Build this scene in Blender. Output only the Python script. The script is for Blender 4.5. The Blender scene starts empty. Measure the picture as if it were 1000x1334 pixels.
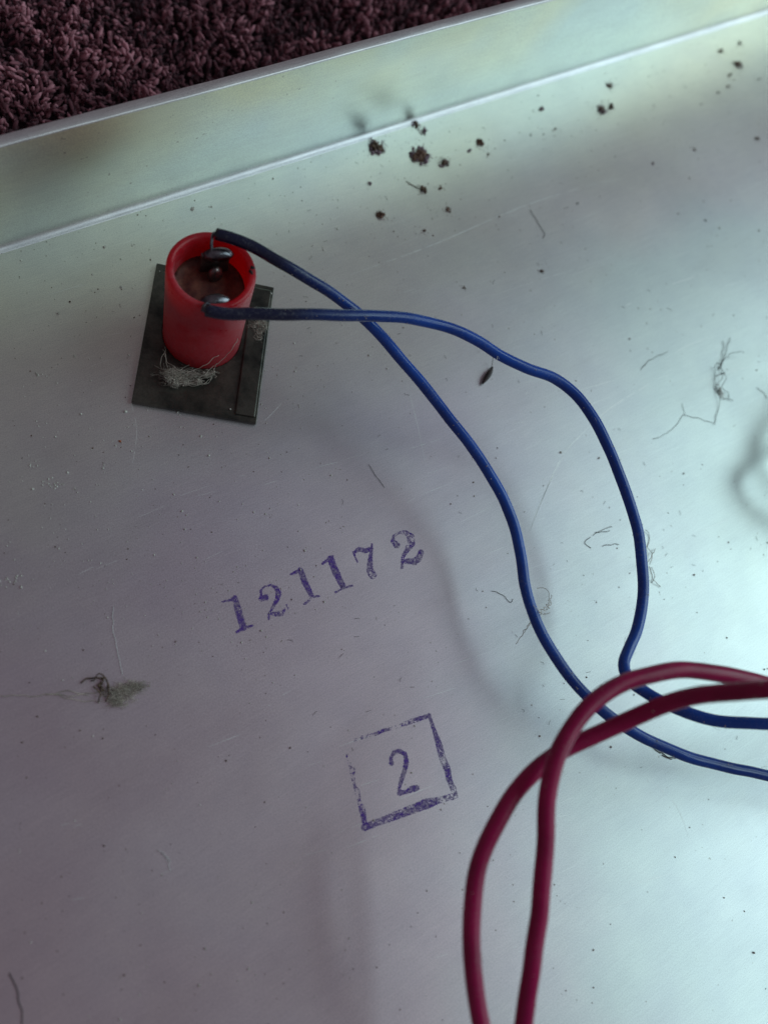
import bpy, bmesh, math, random
import numpy as np
from mathutils import Vector, Matrix, noise

R = random.Random(7)
MM = 0.001
sc = bpy.context.scene
C = sc.collection

# ---------------------------------------------------------------- camera
# all coordinates below are millimetres; plate top is z = 0, x runs along the fold
NX, NY, F, H = 170.0, 1060.0, 1180.0, 120.0      # foot point of the plate normal in the photo, focal length, camera height
DN = Vector((NX-500, NY-667, F)).normalized()
def ray(px, py): return Vector((px-500, py-667, F))
_n = ray(0, 322).cross(ray(846, 60))
AX = _n.cross(DN).normalized()
if AX.x < 0: AX = -AX
AZ = -DN
AY = AZ.cross(AX)
def at(px, py, h=0.0):
    """the point at height h above the plate that the photograph shows at px, py"""
    r = ray(px, py); q = r*((H-h)/r.dot(DN))
    return Vector((q.dot(AX), q.dot(AY), h))

cam = bpy.data.cameras.new('camera')
co = bpy.data.objects.new('camera', cam); C.objects.link(co)
M = Matrix(((AX.x, -AX.y, -AX.z, 0), (AY.x, -AY.y, -AY.z, 0), (AZ.x, -AZ.y, -AZ.z, H*MM), (0, 0, 0, 1)))
co.matrix_world = M
cam.sensor_fit = 'HORIZONTAL'
cam.lens = 4.10; cam.sensor_width = 4.10*1000/F
cam.clip_start = 0.004; cam.clip_end = 50
cam.dof.use_dof = True
cam.dof.focus_distance = 0.128
cam.dof.aperture_fstop = 1.9
sc.camera = co

# ---------------------------------------------------------------- light
w = bpy.data.worlds.new('World'); sc.world = w; w.use_nodes = True
bg = w.node_tree.nodes['Background']
bg.inputs['Color'].default_value = (1.0, 0.80, 0.90, 1); bg.inputs['Strength'].default_value = 0.108

def window_light(name, d, dist, sx, sy, power, col):
    l = bpy.data.lights.new(name, 'AREA'); l.shape = 'RECTANGLE'; l.size = sx; l.size_y = sy
    l.energy = power; l.color = col
    o = bpy.data.objects.new(name, l); C.objects.link(o)
    d = Vector(d).normalized()
    o.location = Vector((0.08, 0.0, 0)) + d*dist
    o.rotation_euler = d.to_track_quat('Z', 'Y').to_euler()
    return o
window_light('window_light', (0.70, -0.37, 0.60), 1.6, 1.6, 1.35, 17.0, (0.70, 0.96, 0.97))

sc.view_settings.view_transform = 'Standard'
sc.view_settings.look = 'None'
sc.view_settings.exposure = 0.0
sc.view_settings.gamma = 1.0
try:
    sc.view_settings.use_curve_mapping = False
except Exception:
    pass

# ---------------------------------------------------------------- helpers
def tag(o, label=None, cat=None, group=None, kind=None):
    if label: o['label'] = label
    if cat: o['category'] = cat
    if group: o['group'] = group
    if kind: o['kind'] = kind
    return o

def empty(name, loc=(0, 0, 0)):
    o = bpy.data.objects.new(name, None); C.objects.link(o)
    o.location = Vector(loc)*MM
    o.empty_display_size = 0.005
    return o

def mesh_obj(name, verts, faces, mat, parent=None, smooth=True, org=None):
    """verts in world millimetres; the object's origin sits at org (mm)"""
    if org is None:
        org = Vector(parent['_org']) if parent is not None and '_org' in parent else Vector((0, 0, 0))
    else:
        org = Vector(org)
    me = bpy.data.meshes.new(name)
    me.from_pydata([((v[0]-org[0])*MM, (v[1]-org[1])*MM, (v[2]-org[2])*MM) for v in verts], [], faces)
    me.validate()
    if mat: me.materials.append(mat)
    if smooth:
        me.polygons.foreach_set('use_smooth', [True]*len(me.polygons))
    me.update()
    o = bpy.data.objects.new(name, me); C.objects.link(o)
    if parent is not None:
        porg = ORG.get(parent.name, Vector((0, 0, 0)))
        o.parent = parent
        o.location = (org-porg)*MM
    else:
        o.location = org*MM
    ORG[o.name] = org
    return o
ORG = {}

class MB:
    def __init__(s): s.v = []; s.f = []
    def add(s, v, f):
        k = len(s.v); s.v += [tuple(p) for p in v]; s.f += [tuple(i+k for i in q) for q in f]
    def build(s, name, mat, parent=None, smooth=True, org=None):
        return mesh_obj(name, s.v, s.f, mat, parent, smooth, org)

def catmull(P, step=1.0, closed=False):
    P = [Vector(p) for p in P]
    out = []
    for i in range(len(P)-1):
        p0 = P[max(i-1, 0)]; p1 = P[i]; p2 = P[i+1]; p3 = P[min(i+2, len(P)-1)]
        n = max(2, int((p2-p1).length/step))
        d1 = max((p1-p0).length, 1e-3)**.5; d2 = max((p2-p1).length, 1e-3)**.5; d3 = max((p3-p2).length, 1e-3)**.5
        m1 = (p2-p1)
        m2 = (p2-p1)
        if i > 0: m1 = ((p1-p0)/d1 - (p2-p0)/(d1+d2) + (p2-p1)/d2)*d2
        if i < len(P)-2: m2 = ((p2-p1)/d2 - (p3-p1)/(d2+d3) + (p3-p2)/d3)*d2
        for k in range(n):
            t = k/n
            out.append(p1*(2*t**3-3*t**2+1)+m1*(t**3-2*t**2+t)+p2*(-2*t**3+3*t**2)+m2*(t**3-t**2))
    out.append(P[-1])
    return out

def tube(mb, path, r, seg=16, caps=True):
    """path of Vectors; r a number or a function of the 0..1 position"""
    n = len(path)
    T = [(path[min(i+1, n-1)]-path[max(i-1, 0)]).normalized() for i in range(n)]
    a = Vector((0, 0, 1)) if abs(T[0].z) < .9 else Vector((1, 0, 0))
    u = (a-T[0]*a.dot(T[0])).normalized()
    V = []; Fc = []
    for i in range(n):
        u = (u-T[i]*u.dot(T[i])).normalized(); v = T[i].cross(u)
        rr = r(i/(n-1)) if callable(r) else r
        for k in range(seg):
            an = 2*math.pi*k/seg
            V.append(path[i]+(u*math.cos(an)+v*math.sin(an))*rr)
    for i in range(n-1):
        for k in range(seg):
            k2 = (k+1) % seg
            Fc.append((i*seg+k, i*seg+k2, (i+1)*seg+k2, (i+1)*seg+k))
    if caps:
        Fc.append(tuple(range(seg-1, -1, -1))); Fc.append(tuple((n-1)*seg+k for k in range(seg)))
    mb.add(V, Fc)

def lathe(mb, prof, c, seg=72, wob=None):
    """prof: (r, z) list, closed back on itself when its ends meet"""
    V = []; Fc = []
    n = len(prof)
    for k in range(seg):
        an = 2*math.pi*k/seg
        for (r, z) in prof:
            V.append((c[0]+r*math.cos(an), c[1]+r*math.sin(an), c[2]+z))
    for k in range(seg):
        k2 = (k+1) % seg
        for i in range(n-1):
            Fc.append((k*n+i, k2*n+i, k2*n+i+1, k*n+i+1))
    mb.add(V, Fc)

_t = (1+5**.5)/2
ICO_V = [Vector(p).normalized() for p in ((-1,_t,0),(1,_t,0),(-1,-_t,0),(1,-_t,0),(0,-1,_t),(0,1,_t),(0,-1,-_t),(0,1,-_t),(_t,0,-1),(_t,0,1),(-_t,0,-1),(-_t,0,1))]
ICO_F = [(0,11,5),(0,5,1),(0,1,7),(0,7,10),(0,10,11),(1,5,9),(5,11,4),(11,10,2),(10,7,6),(7,1,8),(3,9,4),(3,4,2),(3,2,6),(3,6,8),(3,8,9),(4,9,5),(2,4,11),(6,2,10),(8,6,7),(9,8,1)]
def sub_ico():
    V = list(ICO_V); Fc = []; cache = {}
    def mid(a, b):
        k = (min(a, b), max(a, b))
        if k not in cache:
            cache[k] = len(V); V.append(((V[a]+V[b])/2).normalized())
        return cache[k]
    for a, b, c in ICO_F:
        x, y, z = mid(a, b), mid(b, c), mid(c, a)
        Fc += [(a, x, z), (b, y, x), (c, z, y), (x, y, z)]
    return V, Fc
ICO2_V, ICO2_F = sub_ico()

def lump(mb, c, r, jag=.35, fine=True, sq=(1, 1, 1), rnd=R):
    V, Fc = (ICO2_V, ICO2_F) if fine else (ICO_V, ICO_F)
    rot = Matrix.Rotation(rnd.uniform(0, 6.28), 3, Vector((rnd.uniform(-1, 1), rnd.uniform(-1, 1), rnd.uniform(-1, 1))).normalized())
    mb.add([Vector(c)+rot @ Vector((v.x*sq[0], v.y*sq[1], v.z*sq[2]))*r*(1+rnd.uniform(-jag, jag)) for v in V], Fc)

def fibre(mb, pts, r=.05, wig=.15, step=.35, seg=4):
    P = catmull(pts, step); s = R.uniform(0, 50)
    P = [p+Vector((noise.noise(Vector((i*.35, s, 0))), noise.noise(Vector((i*.35, s, 5))), .4*abs(noise.noise(Vector((i*.35, s, 9))))))*wig for i, p in enumerate(P)]
    tube(mb, P, r, seg)

# ---------------------------------------------------------------- materials
class NT:
    def __init__(s, name):
        s.m = bpy.data.materials.new(name); s.m.use_nodes = True
        s.t = s.m.node_tree; s.n = s.t.nodes; s.l = s.t.links
        s.b = s.n['Principled BSDF']; s.out = s.n['Material Output']
        s.co = s.n.new('ShaderNodeNewGeometry').outputs['Position']
    def link(s, a, b): s.l.new(a, b)
    def mapping(s, scale, rot=(0, 0, 0), src=None, loc=(0, 0, 0)):
        m = s.n.new('ShaderNodeMapping'); m.inputs['Scale'].default_value = scale; m.inputs['Rotation'].default_value = rot
        m.inputs['Location'].default_value = loc
        s.link(src or s.co, m.inputs['Vector']); return m.outputs[0]
    def noise(s, scale, detail=4, rough=.55, vec=None, dist=0):
        t = s.n.new('ShaderNodeTexNoise'); t.inputs['Scale'].default_value = scale
        t.inputs['Detail'].default_value = detail; t.inputs['Roughness'].default_value = rough; t.inputs['Distortion'].default_value = dist
        s.link(vec or s.co, t.inputs['Vector']); return t.outputs['Fac']
    def ramp(s, fac, stops, interp='LINEAR'):
        r = s.n.new('ShaderNodeValToRGB'); r.color_ramp.interpolation = interp
        e = r.color_ramp.elements
        while len(e) < len(stops): e.new(.5)
        for k, (p, c) in enumerate(stops):
            e[k].position = p; e[k].color = c if len(c) == 4 else (*c, 1)
        s.link(fac, r.inputs[0]); return r.outputs[0]
    def mix(s, a, b, fac, mode='MIX'):
        m = s.n.new('ShaderNodeMix'); m.data_type = 'RGBA'; m.blend_type = mode
        for sock, v in ((m.inputs[0], fac), (m.inputs[6], a), (m.inputs[7], b)):
            if isinstance(v, (int, float)): sock.default_value = v
            elif isinstance(v, tuple): sock.default_value = v if len(v) == 4 else (*v, 1)
            else: s.link(v, sock)
        return m.outputs[2]
    def maprange(s, v, a, b, c, d):
        m = s.n.new('ShaderNodeMapRange')
        for k, x in zip((1, 2, 3, 4), (a, b, c, d)): m.inputs[k].default_value = x
        s.link(v, m.inputs[0]); return m.outputs[0]
    def math(s, op, a, b):
        m = s.n.new('ShaderNodeMath'); m.operation = op
        for sock, v in ((m.inputs[0], a), (m.inputs[1], b)):
            if isinstance(v, (int, float)): sock.default_value = v
            else: s.link(v, sock)
        return m.outputs[0]
    def bump(s, h, dist, strength=1, normal=None):
        b = s.n.new('ShaderNodeBump'); b.inputs['Distance'].default_value = dist; b.inputs['Strength'].default_value = strength
        s.link(h, b.inputs['Height'])
        if normal: s.link(normal, b.inputs['Normal'])
        return b.outputs[0]
    def set(s, **k):
        for a, v in k.items():
            i = s.b.inputs[a.replace('_', ' ')]
            if isinstance(v, (int, float)): i.default_value = v
            elif isinstance(v, tuple): i.default_value = v if len(v) == 4 else (*v, 1)
            else: s.link(v, i)
        return s

def plated_metal(name, flange=False):
    t = NT(name)
    # passivated zinc plating: slow drifts between green, pink-violet and straw
    big = t.noise(14, 3, .5, dist=.6)
    col = t.ramp(big, [(.28, (.76, .67, .80)), (.46, (.78, .74, .80)), (.60, (.78, .77, .78)), (.78, (.78, .79, .74))])
    sep = t.n.new('ShaderNodeSeparateXYZ'); t.link(t.co, sep.inputs[0])
    if not flange:
        # straw-green margin along the fold, rosier lower left, teal across to the right
        drift = t.math('ADD', sep.outputs['Y'], t.maprange(t.noise(18, 3), .3, .7, -.016, .016))
        acr = t.math('SUBTRACT', t.math('MULTIPLY', sep.outputs['X'], .83), t.math('MULTIPLY', sep.outputs['Y'], .49))
        acr = t.math('ADD', acr, t.maprange(t.noise(25, 3), .3, .7, -.010, .010))
        col = t.mix(col, (.82, .80, .715), t.maprange(drift, .030, .070, 0, .8))
        col = t.mix(col, (.84, .685, .755), t.math('MULTIPLY', t.maprange(drift, .040, -.010, 0, .85), t.maprange(acr, .035, .065, 1, 0)))
        col = t.mix(col, (.71, .80, .785), t.math('MULTIPLY', t.maprange(acr, .038, .075, 0, .7), t.maprange(drift, .05, .03, 0, 1)))
    if flange:
        col = t.ramp(big, [(.28, (.66, .79, .79)), (.46, (.73, .83, .78)), (.60, (.83, .83, .68)), (.75, (.82, .77, .66))])
        edge = t.math('MULTIPLY', t.maprange(sep.outputs['Z'], .013, .0198, 0, .15), t.maprange(t.noise(45, 3), .38, .62, 0, 1))
        col = t.mix(col, (.76, .66, .42), edge)
        straw = t.math('MULTIPLY', t.maprange(sep.outputs['Z'], .004, .016, 0, .7), t.maprange(t.noise(22, 3), .40, .58, 0, 1))
        col = t.mix(col, (.86, .83, .56), straw)
        fold_glint_rim = t.math('MAXIMUM', t.maprange(sep.outputs['Z'], .0002, .0009, 1, 0), t.maprange(sep.outputs['Z'], .01965, .0198, 0, 1))  # bend highlight painted as a pale band along the fold; rim shares its tint
        col = t.mix(col, t.ramp(t.noise(1.0, 4, .7, t.mapping((180, 2500, 2500))), [(.3, (.64, .60, .65)), (.7, (.92, .88, .93))]), t.math('MULTIPLY', fold_glint_rim, .85))
    mid = t.noise(160, 4, .6)
    col = t.mix(col, t.ramp(mid, [(.35, (.96, .96, .97)), (.65, (1.02, 1.02, 1.01))]), 1.0, 'MULTIPLY')
    grain = t.noise(6500, 2, .6)
    col = t.mix(col, t.ramp(grain, [(.30, (.80, .80, .82)), (.70, (1.08, 1.08, 1.08))]), 1.0, 'MULTIPLY')
    brush = t.noise(1.0, 3, .65, t.mapping((260, 5200, 5200)))
    col = t.mix(col, t.ramp(brush, [(.3, (.945, .945, .95)), (.7, (1.03, 1.03, 1.03))]), 1.0, 'MULTIPLY')
    smear = t.noise(1.0, 5, .6, t.mapping((26, 70, 70), (0, 0, .5)), dist=.8)
    col = t.mix(col, t.ramp(smear, [(.34, (.965, .96, .955)), (.50, (1, 1, 1)), (.66, (1.01, 1.01, 1.01))]), 1.0, 'MULTIPLY')
    roll = t.noise(1.0, 4, .7, t.mapping((45, 1500, 1500)))
    col = t.mix(col, t.ramp(roll, [(.32, (.975, .975, .978)), (.68, (1.01, 1.01, 1.01))]), 1.0, 'MULTIPLY')
    # grime freckles
    vs = t.noise(1500, 2, .5)
    spots = t.ramp(vs, [(.70, (0, 0, 0)), (.76, (1, 1, 1))])
    pat = t.ramp(t.noise(40, 3), [(.48, (0, 0, 0)), (.62, (1, 1, 1))])
    col = t.mix(col, (.20, .17, .15), t.math('MULTIPLY', t.math('MULTIPLY', spots, pat), .55))
    rough = t.maprange(t.noise(60, 3, .5), .3, .7, .39, .43)
    rough = t.math('ADD', rough, t.maprange(grain, .3, .7, -.03, .05))
    if flange: rough = t.math('ADD', rough, t.math('MULTIPLY', fold_glint_rim, .08))
    n1 = t.bump(brush, 3e-6, .4)
    n2 = t.bump(grain, 1.5e-6, .3, n1)
    t.set(Base_Color=col, Metallic=.90, Roughness=rough, Normal=n2)
    return t.m
m_plate = plated_metal('plated_steel')
m_flange = plated_metal('plated_steel_flange', True)

def ink_mat():
    t = NT('violet_stamp_ink')
    a = t.noise(2600, 3, .7)
    b = t.noise(700, 3, .6)
    col = t.ramp(b, [(.3, (.045, .006, .21)), (.7, (.10, .020, .38))])
    t.set(Base_Color=col, Roughness=.55, Metallic=.0)
    t.b.inputs['Specular IOR Level'].default_value = .4
    al = t.math('ADD', t.math('MULTIPLY', a, 1.6), t.math('MULTIPLY', b, .9))
    t.set(Alpha=t.maprange(al, .95, 1.5, .28, .82))
    return t.m
m_ink = ink_mat()

def wire_mat(name, c1, c2, dust=(.35, .36, .38), dusty=.5, rough=.38, spec=.3):
    t = NT(name)
    col = t.mix(c1, c2, t.maprange(t.noise(180, 3), .35, .65, 0, 1))
    fine = t.noise(2600, 3, .7)
    big = t.noise(220, 4, .6)
    geo = t.n.new('ShaderNodeNewGeometry')
    sep = t.n.new('ShaderNodeSeparateXYZ'); t.link(geo.outputs['Normal'], sep.inputs[0])
    up = t.maprange(sep.outputs['Z'], .0, .9, .25, 1)
    d = t.math('MULTIPLY', t.maprange(fine, .52, .72, 0, 1), t.maprange(big, .42, .68, .12, 1))
    d = t.math('MULTIPLY', t.math('MULTIPLY', d, up), dusty)
    so = t.n.new('ShaderNodeAttribute'); so.attribute_name = 'end_shade'
    col = t.mix(col, (.008, .008, .014), so.outputs['Fac'])  # painted shade: blackens the lamp ends of the blue wires
    col = t.mix(col, dust, d)
    rr = t.maprange(big, .35, .7, rough-.06, rough+.14)
    t.b.inputs['Specular IOR Level'].default_value = spec
    t.set(Base_Color=col, Roughness=rr, Normal=t.bump(fine, 1.2e-5, .6))
    return t.m
m_blue = wire_mat('blue_pvc_insulation', (.006, .050, .30), (.008, .075, .42), dusty=.34, rough=.19, spec=.55)
m_red = wire_mat('dark_red_pvc_insulation', (.27, .001, .058), (.38, .003, .082), dusty=.18, dust=(.4, .25, .3), rough=.34, spec=.4)
m_grey = wire_mat('grey_pvc_insulation', (.07, .06, .08), (.10, .09, .11), dusty=.2)

def red_plastic():
    t = NT('translucent_red_plastic')
    fine = t.noise(1800, 4, .7); big = t.noise(150, 5, .65)
    geo = t.n.new('ShaderNodeNewGeometry')
    base = t.mix((.44, .006, .022), (.60, .012, .036), big)
    sep = t.n.new('ShaderNodeSeparateXYZ'); t.link(t.co, sep.inputs[0])
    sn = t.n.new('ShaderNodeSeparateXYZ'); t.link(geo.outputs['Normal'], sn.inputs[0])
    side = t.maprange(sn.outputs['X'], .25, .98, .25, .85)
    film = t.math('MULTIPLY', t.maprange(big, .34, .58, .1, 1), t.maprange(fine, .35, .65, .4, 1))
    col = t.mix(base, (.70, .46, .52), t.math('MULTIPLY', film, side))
    t.set(Base_Color=col, Roughness=t.maprange(big, .3, .7, .18, .5), Normal=t.bump(fine, 2e-5, .4))
    tr = t.n.new('ShaderNodeBsdfTranslucent'); tr.inputs['Color'].default_value = (.95, .02, .03, 1)
    mx = t.n.new('ShaderNodeMixShader'); mx.inputs[0].default_value = .5
    t.link(t.b.outputs[0], mx.inputs[1]); t.link(tr.outputs[0], mx.inputs[2]); t.link(mx.outputs[0], t.out.inputs[0])
    return t.m
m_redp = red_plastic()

def simple(name, c1, c2, rough=.6, metal=0, sc1=400, sc2=3000, bumpd=1e-5, spec=.5, alpha=1.0):
    t = NT(name)
    a = t.noise(sc1, 4, .6); b = t.noise(sc2, 3, .7)
    col = t.mix(c1, c2, t.maprange(a, .35, .65, 0, 1))
    col = t.mix(col, t.ramp(b, [(.3, (.8, .8, .8)), (.7, (1.15, 1.15, 1.15))]), 1, 'MULTIPLY')
    t.set(Base_Color=col, Roughness=rough, Metallic=metal, Normal=t.bump(b, bumpd, .7), Alpha=alpha)
    t.b.inputs['Specular IOR Level'].default_value = spec
    return t.m
m_clip = simple('dark_spring_steel', (.035, .038, .036), (.12, .115, .10), .34, .75, 260, 3500, 8e-6)
m_insul = simple('dark_phenolic_disc', (.060, .008, .010), (.20, .075, .05), .6, 0, 420, 2600, 2.5e-5)
m_solder = simple('dull_solder', (.05, .05, .06), (.30, .30, .34), .28, 1, 500, 1600, 8e-5)
m_lug = simple('tarnished_terminal_metal', (.14, .11, .12), (.25, .21, .20), .34, .9, 500, 2500, 1e-5)
m_crumb = simple('brown_dirt', (.05, .032, .024), (.24, .165, .13), .9, 0, 1800, 6000, 4e-5, .2)
m_crumb2 = simple('reddish_dirt', (.075, .035, .025), (.30, .19, .15), .9, 0, 1800, 6000, 4e-5, .2)
m_lint = simple('mauve_lint', (.16, .11, .14), (.36, .27, .31), .95, 0, 1500, 6000, 4e-5, .1)
m_pale = simple('pale_grit', (.45, .42, .38), (.68, .66, .62), .85, 0, 1500, 6000, 3e-5, .2)
m_orange = simple('rust_grain', (.42, .10, .03), (.55, .16, .05), .8, 0, 1500, 6000, 3e-5, .2)
m_seed = simple('dark_husk', (.018, .013, .016), (.05, .035, .035), .5, 0, 900, 5000, 3e-5, .3)
m_web = simple('grey_cobweb', (.40, .35, .31), (.78, .69, .62), .95, 0, 500, 3000, 1e-5, .1, .62)
m_hair = simple('dark_fibre', (.035, .03, .035), (.10, .08, .08), .8, 0, 500, 3000, 1e-5, .2)
m_white = simple('pale_fibre', (.55, .55, .56), (.7, .7, .7), .8, 0, 500, 3000, 1e-5, .2)
m_scr = simple('bare_scratch', (.92, .93, .95), (.98, .98, .98), .55, .8, 500, 3000, 1e-5)

def carpet_mat():
    t = NT('purple_carpet_yarn')
    info = t.n.new('ShaderNodeAttribute'); info.attribute_name = 'tint'
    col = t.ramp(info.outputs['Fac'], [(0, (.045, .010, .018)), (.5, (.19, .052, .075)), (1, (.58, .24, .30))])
    f = t.noise(2500, 3, .7)
    col = t.mix(col, t.ramp(f, [(.3, (.6, .6, .6)), (.7, (1.35, 1.35, 1.35))]), 1, 'MULTIPLY')
    t.set(Base_Color=col, Roughness=.8, Normal=t.bump(f, 8e-5, .8))
    t.b.inputs['Sheen Weight'].default_value = .25
    t.b.inputs['Sheen Roughness'].default_value = .5
    t.b.inputs['Sheen Tint'].default_value = (.8, .65, .8, 1)
    return t.m
m_carpet = carpet_mat()
m_backing = simple('carpet_backing', (.03, .012, .02), (.05, .02, .03), .95, 0, 300, 2000, 2e-5, .1)

# ---------------------------------------------------------------- carpet
CZ = -8.0
mb = MB()
mb.add([(-200, -260, CZ), (420, -260, CZ), (420, 420, CZ), (-200, 420, CZ)], [(0, 1, 2, 3)])
tag(mb.build('carpet', m_backing, smooth=False), 'dark purple carpet that the metal chassis lies on', kind='structure')

def carpet_pile():
    """cut pile: every tuft a short stack of crimped yarn knuckles"""
    rng = np.random.default_rng(5)
    iv = np.array([tuple(v) for v in ICO_V]); ifc = np.array(ICO_F)
    V = []; Fc = []; T = []
    k = 0; sp = 1.15
    for j, y0 in enumerate(np.arange(76, 184, sp)):
        for x0 in np.arange(-45, 180, sp):
            x = x0+rng.uniform(-.6, .6)+(j % 2)*sp/2; y = y0+rng.uniform(-.6, .6)
            c1 = noise.noise(Vector((x*.10, y*.10, 3.1))); c2 = noise.noise(Vector((x*.33, y*.33, 9.1)))
            top = CZ+5.2+2.4*c1+2.4*c2+rng.uniform(-.8, .8)
            if y < 80.4: top = min(top, -2.6)
            ln = np.array([noise.noise(Vector((x*.2, y*.2, 20))), noise.noise(Vector((x*.2, y*.2, 40)))])*1.1
            tint = .52+.7*c1+.6*c2
            for q in range(5):
                z = top-q*.8+rng.uniform(-.4, .4)
                d = np.array([rng.normal()*1.0+ln[0]*1.5, rng.normal()*1.0+ln[1]*1.5, 1.0]); d /= np.linalg.norm(d)
                r = rng.uniform(.17, .38); e = rng.uniform(1.6, 3.8)
                P = iv*r*(1+rng.uniform(-.22, .22, (12, 1)))
                P = P+np.outer(P@d, d)*(e-1)
                P = P+np.array([x+ln[0]*(3-q)*.4+rng.uniform(-.35, .35), y+ln[1]*(3-q)*.4+rng.uniform(-.35, .35), z])
                V.append(P); Fc.append(ifc+k); k += 12
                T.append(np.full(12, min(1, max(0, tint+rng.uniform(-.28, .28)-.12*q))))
    return np.concatenate(V), np.concatenate(Fc), np.concatenate(T)
V, Fc, T = carpet_pile()
V[:, 1] = np.where((V[:, 2] > -3) & (V[:, 1] < 79.6), 79.6, V[:, 1])
V = V.tolist(); Fc = Fc.tolist(); T = T.tolist()
o = mesh_obj('carpet_pile', V, Fc, m_carpet)
at_ = o.data.attributes.new('tint', 'FLOAT', 'POINT')
if len(T) == len(o.data.vertices): at_.data.foreach_set('value', T)
tag(o, 'twisted dark purple carpet yarn tufts beyond the metal edge', kind='stuff')

# ---------------------------------------------------------------- chassis
chassis = empty('metal_chassis', (80, 0, -1.3)); ORG[chassis.name] = Vector((80, 0, -1.3))
tag(chassis, 'greenish silver plated metal chassis with a folded upright edge and violet stamps', 'chassis')
YF, ZR, TH, RB = 77.8, 20.0, 1.6, 1.0
X0, X1 = -75.0, 270.0
def sweep_x(prof, xs, wav=0.0):
    V = []; Fc = []; n = len(prof)
    for i, x in enumerate(xs):
        for (y, z) in prof:
            V.append((x, y, z))
    for i in range(len(xs)-1):
        for k in range(n):
            k2 = (k+1) % n
            Fc.append((i*n+k, (i+1)*n+k, (i+1)*n+k2, i*n+k2))
    Fc.append(tuple(range(n))); Fc.append(tuple((len(xs)-1)*n+k for k in range(n-1, -1, -1)))
    return V, Fc
YB = YF-RB
mb = MB()
Vp, Fp = sweep_x([(-110, 0), (-110, -TH), (YB, -TH), (YB, 0)], [X0, X1])
mb.add(Vp, Fp)
panel = mb.build('base_panel', m_plate, chassis, smooth=False, org=(80, 0, 0))
mb = MB()
inner = [(YB, 0)] + [(YB+RB*math.sin(a), RB-RB*math.cos(a)) for a in [math.pi/2*k/8 for k in range(1, 9)]]
bv = .16
top = [(YF, 6.0), (YF, ZR-bv), (YF+.05, ZR-.05), (YF+bv, ZR), (YF+TH-bv, ZR), (YF+TH-.05, ZR-.05), (YF+TH, ZR-bv)]
ro = RB+TH
outer = [(YB+ro*math.sin(a), RB-ro*math.cos(a)) for a in [math.pi/2*k/8 for k in range(8, -1, -1)]]
prof = inner+top+outer
xs = [X0+(X1-X0)*k/140 for k in range(141)]
Vp, Fp = sweep_x(prof, xs)
# the sheared upper edge wanders by a few hundredths and carries small nicks
Vn = []
for x, y, z in Vp:
    if z > 5:
        wv = noise.noise(Vector((x*.02, 0, 5)))*.35*(z/20)**2
        y += wv
        if z > 19: z += noise.noise(Vector((x*.35, y*2, 1)))*.07 + noise.noise(Vector((x*.03, 0, 1)))*.25
    Vn.append((x, y, z))
mb.add(Vn, Fp)
flange = mb.build('upright_flange', m_flange, chassis, org=(80, YF, 0))
for p in flange.data.polygons:
    if abs(p.normal.x) > .9: p.use_smooth = False

# --- violet stamps: cells of a fine grid filled where the pad left ink
def stamp(name, strokes, z=0.012, cell=.065, seed=0, dens=1.0, rag=.12, parent=None, frame_scale=None, label=None):
    """strokes: lists of (px, py, width_px, ink 0..1) as printed; every cell inked once"""
    pts = []
    S = []
    for st in strokes:
        q = [(at(a, b), wd*.5*.109, dn) for a, b, wd, dn in st]
        S.append(q)
        pts += [p[0] for p in q]
    lo = Vector((min(p.x for p in pts)-1.2, min(p.y for p in pts)-1.2)); hi = Vector((max(p.x for p in pts)+1.2, max(p.y for p in pts)+1.2))
    nx = int((hi.x-lo.x)/cell); ny = int((hi.y-lo.y)/cell)
    gx = lo.x+(np.arange(nx)+.5)*cell; gy = lo.y+(np.arange(ny)+.5)*cell
    X, Y = np.meshgrid(gx, gy, indexing='ij')
    best = np.full(X.shape, -9.0); ink = np.zeros(X.shape)
    for q in S:
        for (a, wa, da), (b, wb, db) in zip(q[:-1], q[1:]):
            ex, ey = b.x-a.x, b.y-a.y; L2 = ex*ex+ey*ey+1e-9
            t = np.clip(((X-a.x)*ex+(Y-a.y)*ey)/L2, 0, 1)
            D = np.hypot(X-a.x-t*ex, Y-a.y-t*ey)
            sdf = (wa+(wb-wa)*t)-D
            m = sdf > best
            best = np.where(m, sdf, best); ink = np.where(m, da+(db-da)*t, ink)
    verts = {}; V = []; Fc = []
    for i, j in zip(*np.nonzero(best > -rag)):
        x, y = X[i, j], Y[i, j]
        n1 = noise.noise(Vector((x*2.2, y*2.2, seed+.3)))*.5+noise.noise(Vector((x*8, y*8, seed+7.3)))*.62
        n2 = noise.noise(Vector((x*9, y*9, seed+2.1)))
        if best[i, j]+n2*rag < 0: continue
        edge = 1 if best[i, j] < .11 else 0        # a rubber stamp prints its edges darkest
        if n1 + edge*.16 < .62-1.25*ink[i, j]*dens: continue
        id4 = []
        for a, b in ((0, 0), (1, 0), (1, 1), (0, 1)):
            k = (i+a, j+b)
            if k not in verts:
                verts[k] = len(V); V.append((lo.x+k[0]*cell, lo.y+k[1]*cell, z))
            id4.append(verts[k])
        Fc.append(tuple(id4))
    cx = sum(p.x for p in pts)/len(pts); cy = sum(p.y for p in pts)/len(pts)
    o = mesh_obj(name, V, Fc, m_ink, parent, False, org=(cx, cy, 0))
    if label: o['label'] = label
    return o
def zz(ox, oy, s, L):
    return [[(ox+x/s, oy+y/s, wd/s, dn) for x, y, wd, dn in st] for st in L]
A = lambda L: zz(280, 680, 7.14, L)
B = lambda L: zz(420, 680, 7.14, L)
D = lambda L: zz(440, 920, 5.88, L)
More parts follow.
